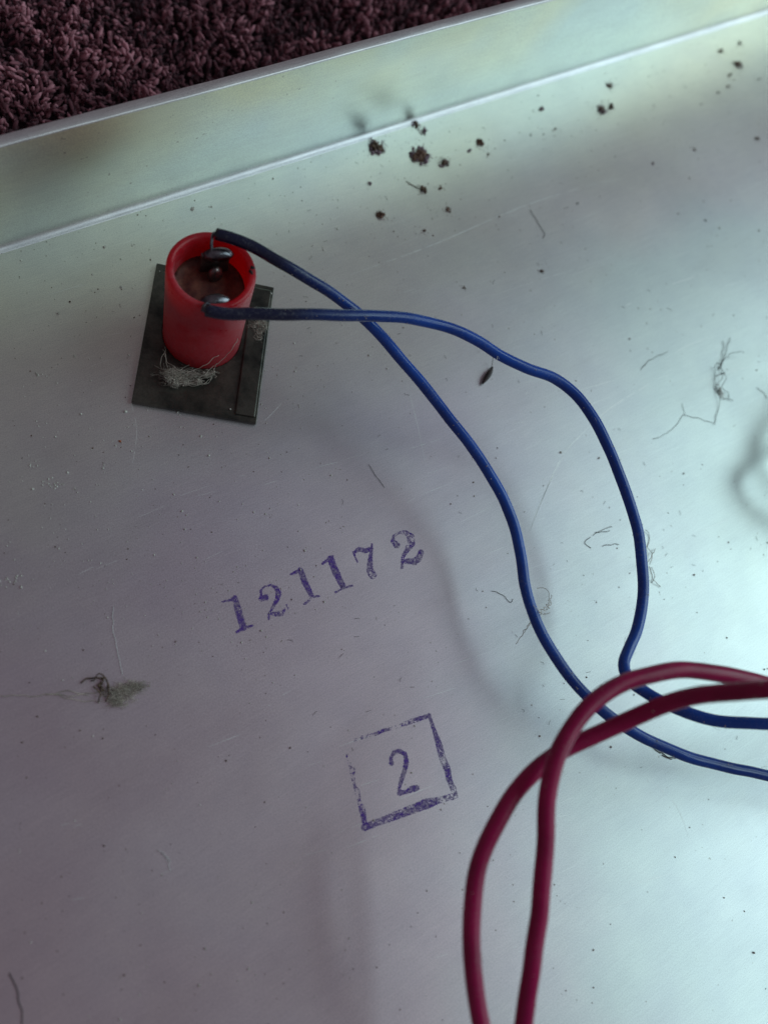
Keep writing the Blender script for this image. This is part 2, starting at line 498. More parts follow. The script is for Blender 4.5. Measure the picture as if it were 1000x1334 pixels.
stamp('ink_digit', A([[(185, 705, 45, .8), (215, 820, 62, .75), (262, 985, 58, .95)], [(70, 742, 16, .7), (150, 725, 24, .8), (185, 695, 26, .9)], [(200, 1025, 22, .7), (262, 990, 30, 1), (350, 965, 20, .95)]]), seed=1, parent=panel, label='first digit 1 of the violet number stamp')
stamp('ink_digit', A([[(470, 700, 56, .75), (430, 715, 46, .7)], [(430, 690, 26, .8), (425, 640, 20, .8), (460, 600, 16, .8), (520, 588, 18, .8), (570, 615, 40, .85), (592, 660, 50, .9), (578, 720, 44, .8), (540, 790, 24, .8), (500, 860, 18, .8), (500, 905, 18, .75)],
     [(510, 850, 20, .7), (570, 858, 44, .55), (620, 850, 46, .5), (650, 815, 16, .7)], [(665, 770, 12, .8), (680, 810, 10, .7)]]), seed=2, parent=panel, label='thin violet digit 2 after the first digit 1')
stamp('ink_digit', A([[(795, 450, 50, .95), (835, 560, 60, .9), (895, 680, 44, .9)], [(705, 485, 20, .8), (760, 465, 30, .9), (800, 440, 26, .9)], [(830, 765, 20, .7), (880, 725, 18, .6), (900, 700, 18, .5), (965, 690, 22, .85)]]), seed=3, parent=panel, label='dark violet digit 1, third in the number')
stamp('ink_digit', B([[(75, 345, 66, 1), (120, 460, 68, .95), (190, 600, 56, 1)], [(0, 388, 22, .85), (60, 345, 30, .9), (95, 318, 22, .8)], [(115, 660, 18, .6), (195, 615, 16, .7), (275, 592, 20, .85)]]), seed=4, parent=panel, label='heavily inked violet digit 1, fourth in the number')
stamp('ink_digit', B([[(285, 280, 20, .9), (325, 375, 16, .8)], [(290, 285, 24, .9), (340, 255, 44, .9), (400, 268, 48, .85), (450, 250, 44, .9)], [(460, 205, 18, .9), (450, 300, 34, .85), (440, 390, 52, .85), (440, 450, 66, .7), (465, 495, 78, .62)]]), seed=5, parent=panel, label='violet digit 7 of the number stamp')
stamp('ink_digit', B([[(690, 215, 66, .65), (665, 190, 50, .6)], [(650, 180, 34, .6), (660, 130, 24, .6), (710, 100, 22, .6), (770, 95, 40, .62), (820, 140, 74, .62), (825, 200, 70, .6), (780, 270, 44, .65), (745, 330, 30, .7), (740, 425, 28, .8)],
     [(745, 370, 34, .9), (800, 365, 54, .85), (850, 370, 66, .9), (895, 340, 60, .7), (915, 280, 52, .6)]]), seed=6, parent=panel, label='last violet digit 2 with double outline')
stamp('ink_digit', D([[(410, 440, 34, .9), (405, 395, 24, .8), (430, 355, 28, .85), (470, 345, 32, .95), (515, 370, 32, .85), (525, 430, 38, .9), (510, 495, 34, .7), (485, 570, 32, .8), (470, 630, 22, .65), (475, 670, 30, .8)], [(470, 670, 34, .65), (530, 655, 30, .7), (570, 635, 46, .98), (600, 628, 44, .95)]]), seed=7, parent=panel, label='violet digit 2 inside the stamped square')
stamp('stamp_frame', D([[(120, 262, 18, .26), (220, 230, 24, .38), (280, 220, 22, .34), (345, 188, 26, .75), (420, 170, 22, .3), (480, 150, 26, .24), (560, 118, 34, .6), (700, 72, 32, .8)],
     [(700, 75, 24, .8), (735, 180, 30, .75), (775, 300, 50, .9), (800, 400, 50, .55), (840, 490, 50, .85), (850, 560, 44, .85), (885, 640, 44, .48), (905, 690, 30, .45)],
     [(890, 690, 44, .5), (780, 720, 46, .55), (680, 748, 72, .85), (560, 795, 60, .65), (430, 845, 56, .62), (320, 885, 46, .6), (205, 930, 50, .72)],
     [(66, 360, 12, .2), (72, 405, 12, .55), (90, 440, 20, .25), (110, 490, 40, .26), (120, 590, 18, .5), (150, 660, 36, .36), (165, 740, 24, .42), (185, 790, 44, .62), (205, 900, 34, .7)]]), seed=8, rag=.1, parent=panel, label='patchy violet stamped square outline')

# --- scratches: hair-thin bright grooves
mb = MB()
def scratch(pts, wd, z=.008):
    P = catmull([at(a, b, 0) for a, b in pts], .8)
    V = []; Fc = []
    n = len(P)
    for i, p in enumerate(P):
        t = (P[min(i+1, n-1)]-P[max(i-1, 0)]).normalized(); s = Vector((-t.y, t.x, 0))
        ww = wd*.5*(.35+.65*math.sin(math.pi*(i+.5)/n))*(.7+.6*R.random())
        V += [(p.x+s.x*ww, p.y+s.y*ww, z), (p.x-s.x*ww, p.y-s.y*ww, z)]
    for i in range(n-1):
        if R.random() < .10: continue
        Fc.append((2*i, 2*i+1, 2*i+3, 2*i+2))
    mb.add(V, Fc)
for pts, wd in (([(450, 360), (560, 320), (690, 265), (800, 232)], .09), ([(690, 690), (706, 650), (735, 590), (765, 558)], .13), ([(690, 690), (715, 630), (735, 592)], .07), ([(765, 558), (790, 535), (845, 500)], .11),
                ([(755, 508), (800, 495)], .09), ([(875, 370), (905, 360)], .12), ([(815, 398), (828, 392)], .1), ([(640, 385), (700, 365), (780, 340), (830, 318)], .05), ([(600, 680), (640, 660)], .05),
                ([(530, 500), (545, 560), (553, 600)], .05), ([(345, 548), (372, 520)], .07), ([(860, 470), (900, 448), (930, 438)], .06), ([(170, 520), (178, 560), (172, 610)], .06), ([(840, 1010), (880, 1050), (900, 1100)], .05), ([(540, 215), (640, 185)], .04), ([(900, 500), (1000, 470)], .05)):
    scratch(pts, wd)
for k in range(110):
    x, y = R.uniform(60, 1000), R.uniform(180, 1250)
    L = R.uniform(6, 46)
    scratch([(x, y), (x+L*.95+R.uniform(-3, 3), y-L*.33+R.uniform(-3, 3))], R.uniform(.025, .05))
o = mb.build('scratches', m_scr, panel, smooth=False, org=(80, 0, 0)); o['kind'] = 'stuff'

# ---------------------------------------------------------------- indicator lamp
LC = at(264, 437, 0)          # axis of the lamp on the plate
LC = Vector((LC.x-.15, LC.y, 0))
LZ, LR = 17.6, 5.72
lamp = empty('indicator_lamp', LC); ORG[lamp.name] = Vector(LC)
tag(lamp, 'red plastic indicator lamp housing standing on a square dark steel clip', 'indicator lamp')
mb = MB()
prof = [(LR*.97, 0), (LR*.975, 3), (LR*.985, 9), (LR, 15.8), (LR, LZ-.35), (LR-.12, LZ-.1), (LR-.4, LZ), (LR-.75, LZ-.05), (LR-.95, LZ-.3), (LR-1.0, LZ-1.2), (LR-1.05, LZ-4.6), (LR-1.05, .6), (LR*.6, .3)]
lathe(mb, prof, LC, 96)
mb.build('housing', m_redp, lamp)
mb = MB()
iz = LZ-4.3
lathe(mb, [(0.001, iz), (2.2, iz+.05), (3.0, iz-.15), (LR-1.4, iz-.2), (LR-1.04, iz+.25), (LR-1.04, iz-1.5)], LC, 64)
mb.build('insulating_disc', m_insul, lamp)

# two solder terminals with their solder blobs
def box_pts(c, ux, uy, uz, hx, hy, hz):
    c = Vector(c)
    return [c+ux*sx*hx+uy*sy*hy+uz*sz*hz for sx in (-1, 1) for sy in (-1, 1) for sz in (-1, 1)], [(0, 1, 3, 2), (4, 6, 7, 5), (0, 4, 5, 1), (2, 3, 7, 6), (0, 2, 6, 4), (1, 5, 7, 3)]
def bevel_obj(o, wd, seg=3):
    m = o.modifiers.new('bevel', 'BEVEL'); m.width = wd*MM; m.segments = seg; m.limit_method = 'ANGLE'
ang = math.radians(-17)
ux = Vector((math.cos(ang), math.sin(ang), 0)); uy = Vector((-math.sin(ang), math.cos(ang), 0)); uz = Vector((0, 0, 1))
def blob(mb, c, sx, sy, sz, rot=0, ns=24, pear=0.0):
    V = []; Fc = []; rows = 14
    for i in range(rows+1):
        th = math.pi*i/rows
        for k in range(ns):
            a = 2*math.pi*k/ns
            p = Vector((math.sin(th)*math.cos(a), math.sin(th)*math.sin(a), math.cos(th)))
            q = 1+.10*noise.noise(p*1.6+Vector(c))+pear*p.z
            p = Vector((p.x*sx*q, p.y*sy*q, p.z*sz))
            p = Vector((p.x*math.cos(rot)-p.y*math.sin(rot), p.x*math.sin(rot)+p.y*math.cos(rot), p.z))
            V.append(Vector(c)+p)
    for i in range(rows):
        for k in range(ns):
            k2 = (k+1) % ns
            Fc.append((i*ns+k, (i+1)*ns+k, (i+1)*ns+k2, i*ns+k2))
    mb.add(V, Fc)
# terminal A (towards the flange)
TA = at(281, 330, 17.2)
mb = MB()
v, f = box_pts((TA.x, TA.y, (iz+17.2)/2), ux, uy, uz, 1.9, .28, (17.2-iz)/2); mb.add(v, f)
la = mb.build('terminal_lug', m_lug, lamp, smooth=False); bevel_obj(la, .15)
mb = MB(); blob(mb, TA+Vector((.3, -.2, -.15)), 2.0, .95, 1.0, ang); mb.build('solder_blob', m_solder, la)
mb = MB(); pc = at(280, 357, 14.2)
blob(mb, pc, 1.05, .85, 1.5, 0); mb.build('contact_pin', m_lug, lamp)
# terminal B (towards the front rim)
TB = at(280, 394, 16.6)
mb = MB()
v, f = box_pts((TB.x, TB.y, (iz+16.4)/2), ux, uy, uz, 1.8, .28, (16.4-iz)/2); mb.add(v, f)
lb = mb.build('terminal_lug', m_lug, lamp, smooth=False); bevel_obj(lb, .15)
mb = MB(); blob(mb, TB+Vector((.0, .1, .1)), 2.1, 1.0, 1.05, ang); mb.build('solder_blob', m_solder, lb)

# square spring clip: sheet with a round hole, a raised rib on one side and turned-up edge
cl = [at(207, 345, .6), at(168, 522, .6), at(328, 552, .6), at(362, 375, .6)]
cc = sum(cl, Vector())/4
e1 = ((cl[3]-cl[0])+(cl[2]-cl[1])).normalized(); e2 = Vector((-e1.y, e1.x, 0))
hw = ((cl[3]-cl[0]).length+(cl[2]-cl[1]).length)/4; hl = ((cl[0]-cl[1]).length+(cl[3]-cl[2]).length)/4
def clip_mesh(mb, hw, hl, z0, z1, hole):
    n = 64; V = []; Fc = []
    def sq(a):
        c, s = math.cos(a), math.sin(a); k = min(hw/abs(c) if abs(c) > 1e-6 else 1e9, hl/abs(s) if abs(s) > 1e-6 else 1e9)
        return c*k, s*k
    angs = sorted(set([2*math.pi*k/n for k in range(n)]+[math.atan2(sy*hl, sx*hw) % (2*math.pi) for sx in (-1, 1) for sy in (-1, 1)]))
    n = len(angs)
    off = LC-cc; off = Vector((off.dot(e1), off.dot(e2)))
    for z in (z0, z1):
        for a in angs:
            x, y = sq(a); bow = .0
            p = cc+e1*x+e2*y; V.append((p.x, p.y, z))
        for a in angs:
            p = LC+(e1*math.cos(a)+e2*math.sin(a))*hole; V.append((p.x, p.y, z))
    for k in range(n):
        k2 = (k+1) % n
        o0, i0, o1, i1 = 0, n, 2*n, 3*n
        Fc += [(o1+k, o1+k2, i1+k2, i1+k), (o0+k2, o0+k, i0+k, i0+k2), (o0+k, o0+k2, o1+k2, o1+k), (i0+k2, i0+k, i1+k, i1+k2)]
    mb.add(V, Fc)
mb = MB(); clip_mesh(mb, hw, hl, .12, .78, LR*.975+.04)
clip = mb.build('square_clip', m_clip, lamp, smooth=False); bevel_obj(clip, .1, 2)
mb = MB()
for sx, wd, hh in ((hw-1.75, 1.45, .32),):
    c = cc+e1*sx; v, f = box_pts((c.x, c.y, .78+hh/2), e1, e2, uz, wd, hl*.93, hh/2+.03); mb.add(v, f)
cr = mb.build('pressed_rib', m_clip, clip, smooth=False); bevel_obj(cr, .2, 3)
mb = MB()
for (a, b, r) in ((300, 533, .16), (353, 382, .17), (208, 353, .09), (338, 400, .08), (322, 500, .08)):
    lump(mb, at(a, b, .92), r, .3, False)
mb.build('grit_on_clip', m_pale, lamp)['kind'] = 'stuff'
# dark chips on the rim
mb = MB(); lump(mb, at(327, 354, LZ-.1), .5, .35, True, (1, .6, .4)); lump(mb, at(329, 349, LZ-.1), .28, .3)
mb.build('rim_chip', m_seed, lamp)

# ---------------------------------------------------------------- wires
def wire(name, pts, r, mat, label, cat, group=None, seg=18, step=.6, shade_len=None):
    P = catmull([at(a, b, h) for a, b, h in pts], step)
    mb = MB()
    wobble = R.uniform(0, 100)
    P = [p+Vector((noise.noise(Vector((i*.05, wobble, 0))), noise.noise(Vector((i*.05, wobble, 9))), 0))*.12 for i, p in enumerate(P)]
    P = [p+Vector((noise.noise(Vector((i*.13, wobble, 20))), noise.noise(Vector((i*.13, wobble, 30))), 0))*.15 for i, p in enumerate(P)]
    rf = lambda t: r*(1+.035*noise.noise(Vector((t*40, wobble, 3))))
    tube(mb, P, rf, seg)
    o = mb.build(name, mat, org=P[0]); tag(o, label, cat, group)
    dm = MB()
    for k in range(int(len(P)*.28)):
        i = R.randint(4, len(P)-2); a = R.uniform(-.4, 3.5)
        Tn = (P[i+1]-P[i]).normalized(); U = Tn.cross(Vector((0, 0, 1))).normalized(); W = U.cross(Tn)
        d = U*math.cos(a)+W*math.sin(a); q = P[i]+d*r
        if R.random() < .8: lump(dm, q, R.uniform(.04, .10), .45, False)
        else: fibre(dm, [q, q+d*.15+Tn*R.uniform(-.4, .4), q+d*R.uniform(.1, .5)+Tn*R.uniform(-.8, .8)], .022, .15, .15, 3)
    dd = dm.build('clinging_dust', m_web, o); dd['kind'] = 'stuff'
    if shade_len:
        # shade near the terminal is put into the insulation colour
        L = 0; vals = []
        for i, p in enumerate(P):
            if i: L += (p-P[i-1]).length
            vals += [.92*max(0, min(1, 1-(L-shade_len*.35)/(shade_len*.65)))]*seg
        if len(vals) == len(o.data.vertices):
            o.data.attributes.new('end_shade', 'FLOAT', 'POINT').data.foreach_set('value', vals)
    return o, P
RW = .78
PA = [(282, 305, 19.2), (300, 310, 19.6), (330, 322, 19.4), (365, 341, 18.8), (405, 365, 17.6), (445, 391, 16.2), (480, 420, 14.8), (515, 458, 13.6), (555, 505, 12.6), (592, 553, 12), (628, 603, 11.4), (652, 643, 11), (668, 680, 10.6), (678, 722, 10.4), (684, 765, 10.2), (697, 805, 10), (722, 853, 10), (757, 898, 10), (802, 938, 9.8), (862, 972, 9.6), (930, 996, 9.4), (1000, 1011, 9.2), (1080, 1022, 9), (1180, 1035, 9), (1420, 1040, 6)]
PBl = [(268, 404, 18.9), (290, 408, 19.1), (330, 409, 19.6), (390, 410, 19.8), (440, 410, 19.3), (490, 411, 18.6), (540, 416, 17.8), (585, 427, 17), (622, 443, 16.2), (650, 462, 15.6), (685, 479, 15), (720, 492, 14.6), (748, 512, 14.2), (772, 545, 14), (795, 590, 13.8), (815, 640, 13.6), (828, 685, 13.4), (835, 730, 13.2), (838, 775, 13), (830, 820, 13), (819, 846, 13.2), (812, 866, 13.8), (818, 884, 14.4), (842, 903, 14.8), (880, 922, 16.4), (930, 938, 18), (1000, 943, 20), (1080, 938, 20), (1180, 925, 14), (1420, 860, 8)]
wa, pathA = wire('blue_wire', PA, RW, m_blue, 'blue insulated wire from the upper lamp terminal, crossing underneath, lying lower', 'wire', 'blue wires from the lamp', shade_len=24)
wb, pathB = wire('blue_wire', PBl, RW, m_blue, 'blue insulated wire from the front lamp terminal, crossing on top, bulging furthest out', 'wire', 'blue wires from the lamp', shade_len=30)
RR = 1.0
PR2 = [(600, 1800, 10), (660, 1440, 17), (672, 1380, 18), (681, 1334, 19), (694, 1251, 21), (705, 1172, 22.5), (710, 1093, 24), (714, 1031, 25.5), (725, 987, 26.5), (742, 952, 27), (768, 919, 27.4), (806, 893, 27.6), (848, 879, 27.6), (895, 874, 27.4), (940, 878, 27), (975, 886, 26.6), (1010, 896, 26), (1080, 925, 25), (1180, 985, 24), (1500, 1080, 12)]
PR1 = [(660, 1800, 10), (652, 1440, 17), (640, 1385, 17.5), (626, 1334, 18), (616, 1270, 19), (614, 1194, 20), (625, 1124, 21), (650, 1066, 22), (686, 1013, 22.6), (723, 983, 23.2), (771, 959, 24.6), (824, 934, 27), (868, 917, 30), (912, 906, 33), (960, 901, 36), (1005, 899, 39), (1080, 900, 41), (1180, 908, 40), (1500, 940, 20)]
wire('red_cable', PR2, RR, m_red, 'dark red cable strand arching highest over the blue wires, straighter at the bottom', 'cable', 'dark red cables')
wire('red_cable', PR1, RR, m_red, 'dark red cable strand bulging to the left and passing under the other strand', 'cable', 'dark red cables')
def strand(o, P, tgt):
    mb = MB(); T0 = (P[0]-P[3]).normalized()
    for k in range(5):
        of = Vector((R.uniform(-.22, .22), R.uniform(-.22, .22), R.uniform(-.2, .2)))
        tube(mb, catmull([P[0]-T0*.2+of, P[0]+T0*.35+of, (P[0]+T0*.7+tgt)/2+of*1.2+Vector((0, 0, .1)), tgt+of], .15), .16, 6)
    mb.build('stripped_end', m_solder, o)
strand(wa, pathA, TA+Vector((-.5, 0, .2)))
strand(wb, pathB, TB+Vector((-.8, 0, .3)))
# grey wires just off the right edge: the plate mirrors them softly
def mirrored(px, py, h):
    q = at(px, py, -h); return Vector((q.x, q.y, h))
def grey(pts, label):
    P = catmull([mirrored(*p) for p in pts], .6); mb = MB(); tube(mb, P, .9, 12)
    tag(mb.build('grey_wire', m_grey, org=P[0]), label, 'wire', 'grey wires past the panel edge')
grey([(1075, 470, 11), (1040, 500, 9), (1010, 535, 8), (988, 568, 7), (979, 592, 6.8), (990, 620, 7), (1015, 650, 8), (1060, 680, 10), (1120, 700, 12)], 'grey wire seen as a blurred curl in the metal at the right edge')
grey([(1100, 560, 11), (1050, 570, 9), (1010, 583, 7.5), (978, 603, 6.8), (957, 632, 6.5), (966, 655, 6.5), (990, 676, 7), (1030, 700, 8), (1090, 730, 10)], 'grey wire seen as the lower blurred loop in the metal')

# ---------------------------------------------------------------- dirt
def fibre_px(mb, pts, r=.05, wig=.15, h=.08):
    fibre(mb, [at(p[0], p[1], p[2] if len(p) > 2 else h) for p in pts], r, wig)
def crumb(px, py, s, label, mat=None, n=None, stretch=(1, 0), lint=0, tail=None, cat='dirt crumb', name='dirt_crumb', fuzz=0):
    """s: half size in photo pixels"""
    c = at(px, py, 0); r = s*.14
    mb = MB()
    n = int((n or max(3, int(s*2.2)))*2.2)
    # grains stick to one another: each lands against one that is already there
    st, sa = stretch; G = [(0, 0, r*.24)]
    for k in range(n*3):
        gx, gy, gr = R.choice(G[-7:] if R.random() < .5 else G); a = R.uniform(0, 6.28); rr = r*R.uniform(.10, .27)
        nx_, ny_ = gx+math.cos(a)*(gr+rr)*.8, gy+math.sin(a)*(gr+rr)*.8/st
        if math.hypot(nx_, ny_) > r*1.15: continue
        G.append((nx_, ny_, rr))
        if len(G) >= n: break
    for gx, gy, rr in G:
        lump(mb, (c.x+gx*math.cos(sa)-gy*math.sin(sa), c.y+gx*math.sin(sa)+gy*math.cos(sa), rr*.6+R.random()*max(0, r*.8-math.hypot(gx, gy))*.7), rr, .45, s > 5)
    if tail:
        for q in tail: fibre_px(mb, q, .06, .12)
    for k in range(fuzz):
        a = R.uniform(0, 6.28); L = r*R.uniform(.8, 1.6)
        p0 = Vector((c.x, c.y, r*.3)); p2 = p0+Vector((math.cos(a)*L, math.sin(a)*L, -r*.2)); p1 = (p0+p2)/2+Vector((R.uniform(-.3, .3)*r, R.uniform(-.3, .3)*r, r*.4))
        fibre(mb, [p0, p1, p2], .035, .1, .2)
    if (mat or m_crumb) is m_crumb:
        for k in range(int(s*3)):
            a = R.uniform(0, 6.28); d = r*(.9+R.expovariate(1.3))
            lump(mb, (c.x+math.cos(a)*d, c.y+math.sin(a)*d, .03), R.uniform(.03, .075), .5, False)
    o = mb.build(name, mat or R.choice((m_crumb, m_crumb2, m_crumb2)), org=(c.x, c.y, 0))
    if lint:
        lint = int(lint*1.7)
        m2 = MB()
        for k in range(lint):
            a = R.uniform(0, 6.28); d = r*R.uniform(.5, 1.25); rr = r*R.uniform(.13, .26)
            lump(m2, (c.x+math.cos(a)*d, c.y+math.sin(a)*d, rr*.6), rr, .45, False)
        for k in range(lint):
            a = R.uniform(0, 6.28); d = r*R.uniform(.4, 1.2); q = Vector((c.x+math.cos(a)*d, c.y+math.sin(a)*d, .1))
            fibre(m2, [q, q+Vector((R.uniform(-.5, .5)*r, R.uniform(-.5, .5)*r, .15)), q+Vector((R.uniform(-.9, .9)*r, R.uniform(-.9, .9)*r, .05))], .04, .12, .2)
        m2.build('lint', m_lint, o)
    return tag(o, label, cat, 'dirt crumbs on the panel' if name == 'dirt_crumb' else None)
crumb(489, 192, 9, 'ragged mauve and brown dirt clump, leftmost of the cluster above the wires', lint=14)
crumb(541, 162, 5, 'small dark dirt clump touching the bright fold line', lint=5)
crumb(551, 170, 5, 'pinkish lint trailing from the dirt clump at the fold line', mat=m_lint, lint=4)
crumb(547, 202, 10, 'largest dark brown dirt clump, in the middle of the upper cluster', lint=14)
crumb(577, 212, 6, 'flat speckled dirt clump beside the largest dark clump', lint=6)
crumb(625, 186, 6, 'oval dark brown dirt clump standing alone between fold and centre', n=16, stretch=(.8, 1.2))
crumb(612, 195, 4, 'faint pale lint patch beside the oval dark clump', mat=m_lint, n=5)
crumb(549, 247, 5.5, 'dark dirt crumb with a thin tail pointing up and left', tail=[[(549, 247), (538, 241), (529, 236)]])
crumb(497, 281, 6, 'round fuzzy brown dirt crumb below the first clump', fuzz=8)
crumb(574, 245, 4, 'narrow brown dirt crumb under the flat speckled clump', n=6)
crumb(582, 273, 4.5, 'brown dirt crumb with a dark upper end', stretch=(.7, 1.6))
crumb(481, 238, 4, 'small pale mauve crumb between two larger clumps', mat=m_lint, n=6)
crumb(553, 301, 3.5, 'tiny chestnut crumb above the wire crossing', n=5)
crumb(636, 201, 3, 'tiny dark crumb below the oval dark clump', n=4)
crumb(794, 111, 5, 'dark upper crumb of the pair near the bright fold', n=9, lint=4)
crumb(795, 138, 5.5, 'dark lower crumb of the pair near the bright fold', n=12)
crumb(783, 143, 5.5, 'loose speckled dirt beside the lower dark crumb', lint=9, n=7)
crumb(706, 143, 5, 'mauve dirt crumb midway along the bright band', mat=m_lint, n=9)
crumb(722, 168, 3.5, 'single tan crumb below the mauve crumb', n=4)
crumb(961, 84, 6, 'dark long dirt clump in the far corner under the fold', n=14, stretch=(.5, 1.2), lint=5)
crumb(951, 97, 4.5, 'brown crumb below the long corner clump', n=6)
crumb(948, 113, 4, 'lowest brown crumb of the corner trail', n=5)
crumb(938, 66, 4.5, 'small dark crumb left of the long corner clump', n=6)
crumb(963, 56, 4, 'small dark crumb above the long corner clump', n=5)
crumb(935, 121, 3, 'round tan crumb at the foot of the corner trail', n=4)
crumb(987, 103, 3.2, 'single dark crumb right of the corner trail', n=4)
crumb(985, 181, 4, 'reddish brown crumb near the right edge below the corner trail', n=6)
crumb(904, 194, 3.2, 'dark chestnut crumb on the grey band', n=5)
crumb(850, 212, 3.2, 'pale brown crumb at the end of the long thin scratch', mat=m_lint, n=5)
crumb(705, 352, 4, 'tan crumb with dark centre on the grey middle band', n=6)
crumb(604, 374, 3.2, 'small brown crumb above the upper blue wire', n=4)
crumb(752, 265, 2.6, 'tiny black crumb on the grey band', mat=m_seed, n=3)
crumb(919, 288, 2.6, 'tiny black crumb right of the scratches', mat=m_seed, n=3)
crumb(157, 576, 2.8, 'single orange grain below the steel clip', mat=m_orange, n=3)
crumb(250, 272, 4, 'white grit grain between lamp and fold', mat=m_pale, n=5)
crumb(158, 374, 2.8, 'white grit grain left of the lamp', mat=m_pale, n=3)
crumb(48, 487, 3.2, 'white grit grain left of the steel clip', mat=m_pale, n=4)
crumb(97, 463, 2.4, 'tiny white grain between clip and left edge', mat=m_pale, n=3)
crumb(136, 322, 3, 'white grit grain near the fold above the clip', mat=m_pale, n=4)
crumb(76, 409, 2.6, 'pale yellowish grain far left under the fold', mat=m_pale, n=3)

# dark husk beside the wire
a, b = at(641, 478, .5), at(628, 500, .4)
mb = MB(); P = catmull([a, (a+b)/2+Vector((.15, 0, .2)), b], .15); tube(mb, P, lambda t: .06+.40*math.sin(math.pi*min(1, t*.9+.06))**.9, 10)
o = mb.build('seed_husk', m_seed, org=(a+b)/2)
mb = MB(); fibre_px(mb, [(640, 478, .6), (641, 471, .8), (643, 464, 1.5)], .05); mb.build('stalk', m_seed, o)
tag(o, 'dark elongated seed husk lying under the upper blue wire', 'husk')

# cobweb tufts
def web(c, rad, n, mat, rr=.035, h=1.0, flat=1.0, sa=0.0):
    """matted lint: uneven knots joined by stray threads, with dust caught in it"""
    mb = MB()
    def spot(u, v, z):
        x, y = u, v*flat
        return Vector((c[0]+x*math.cos(sa)-y*math.sin(sa), c[1]+x*math.sin(sa)+y*math.cos(sa), c[2]+.06+z))
    knots = [(R.uniform(-.8, .8)*rad, R.uniform(-.8, .8)*rad, R.uniform(.15, .5)*rad) for k in range(5 if n < 100 else 11)]
    for k in range(n):
        pts = []
        kx, ky, kr = R.choice(knots)
        far = R.random() < .25
        for j in range(R.randint(3, 7)):
            if far and R.random() < .5: kx, ky, kr = R.choice(knots)
            a = R.uniform(0, 6.28); d = kr*R.random()**.6*(1.0 if R.random() < .85 else 1.9)
            pts.append(spot(kx+math.cos(a)*d, ky+math.sin(a)*d, R.random()*h*(.3+.7*kr/rad)))
        fibre(mb, pts, rr*R.choice((.35, .5, .7, 1.0, 1.8)), .35, .3, 3)
    for k in range(n):
        kx, ky, kr = R.choice(knots); a = R.uniform(0, 6.28); d = kr*R.random()*1.2
        lump(mb, spot(kx+math.cos(a)*d, ky+math.sin(a)*d, R.random()*h*.5), R.uniform(.03, .13), .5, False)
    return mb
def web_thing(px, py, h0, rad, n, label, mat=m_web, h=1.0, flat=1.0, sa=0.0, rr=.035, extra=None, name='cobweb_tuft', cat='cobweb'):
    c = at(px, py, h0); mb = web(c, rad, n, mat, rr, h, flat, sa)
    if extra: extra(mb)
    return tag(mb.build(name, mat, org=(c.x, c.y, h0)), label, cat, 'cobwebs and lint')
web_thing(247, 490, .9, 3.6, 330, 'beige cobweb tuft wrapped round the foot of the red lamp', h=2.4, flat=.45, sa=-.30, rr=.019,
          extra=lambda mb: [fibre_px(mb, q, .045, .3) for q in ([(215, 452, 2), (210, 475, 1.5), (222, 495, 1), (250, 502, .9), (272, 498, .9)], [(272, 498, 1), (280, 478, 1.6), (290, 465, 2.6), (305, 450, 4)], [(213, 460, 1.5), (225, 490, 1.2), (262, 500, 1), (276, 492, 1.1)], [(212, 455, 2.5), (218, 470, 2), (230, 480, 2.5), (245, 490, 1.5)], [(222, 498, 1), (240, 488, 2.5), (262, 478, 3.4), (285, 462, 4.5)], [(240, 504, .9), (258, 494, 2), (275, 480, 2.5), (300, 458, 5.2), (310, 440, 6)])])
web_thing(340, 432, .9, 1.7, 110, 'small dusty lint tuft at the right edge of the steel clip', h=.9, rr=.018)
def ex(mb):
    for q in ([(0, 905), (40, 908), (70, 904), (95, 907), (128, 900)], [(60, 906), (90, 900), (115, 905)], [(70, 905), (100, 912), (130, 915)]): fibre_px(mb, q, .055, .3, .15)
web_thing(165, 905, 0, 3.0, 170, 'pale lint ball with a tan thread trailing to the left edge', h=.9, flat=.55, sa=-.5, rr=.017, extra=ex)
mb = MB()
for q in ([(118, 888), (128, 880, 1.2), (140, 886, .6), (137, 898)], [(122, 895), (132, 905, .8), (128, 915)], [(135, 882, .6), (142, 895, .8), (138, 913)], [(105, 890), (120, 882), (135, 883)]): fibre_px(mb, q, .09, .4, .2)
for k in range(7): lump(mb, at(130+R.uniform(-10, 10), 893+R.uniform(-9, 15), .3), .22, .45, False)
tag(mb.build('dirt_flake', m_crumb, org=at(130, 893)), 'dark twisted dirt flake against the pale lint ball', 'dirt flake')
mb = MB()
for q in ([(935, 475, .3), (945, 466, 1.2), (955, 459, 1.5), (968, 459, 1)], [(930, 480), (936, 473, 1), (940, 492, 1.3), (932, 500, .4)], [(938, 478), (945, 490, 1), (940, 505, .8), (948, 512), (950, 520)], [(932, 480), (931, 500), (937, 518, .4), (936, 530)], [(941, 519), (955, 521)], [(936, 530), (932, 545), (930, 553)], [(950, 440), (945, 462), (937, 478)], [(942, 445), (940, 470), (936, 480)]): fibre_px(mb, q, .045, .4, .15)
for k in range(6): lump(mb, at(937+R.uniform(-5, 8), 485+R.uniform(-12, 26), .2), .15, .45, False)
tag(mb.build('lint_tangle', m_hair, org=at(937, 490)), 'dark tangle of lint and hairs standing near the right edge', 'lint', 'cobwebs and lint')
o = web_thing(934, 508, 0, 2.0, 12, 'grey wisp of lint under the dark tangle', mat=m_web, h=1.0, flat=.45, sa=1.3, rr=.022)
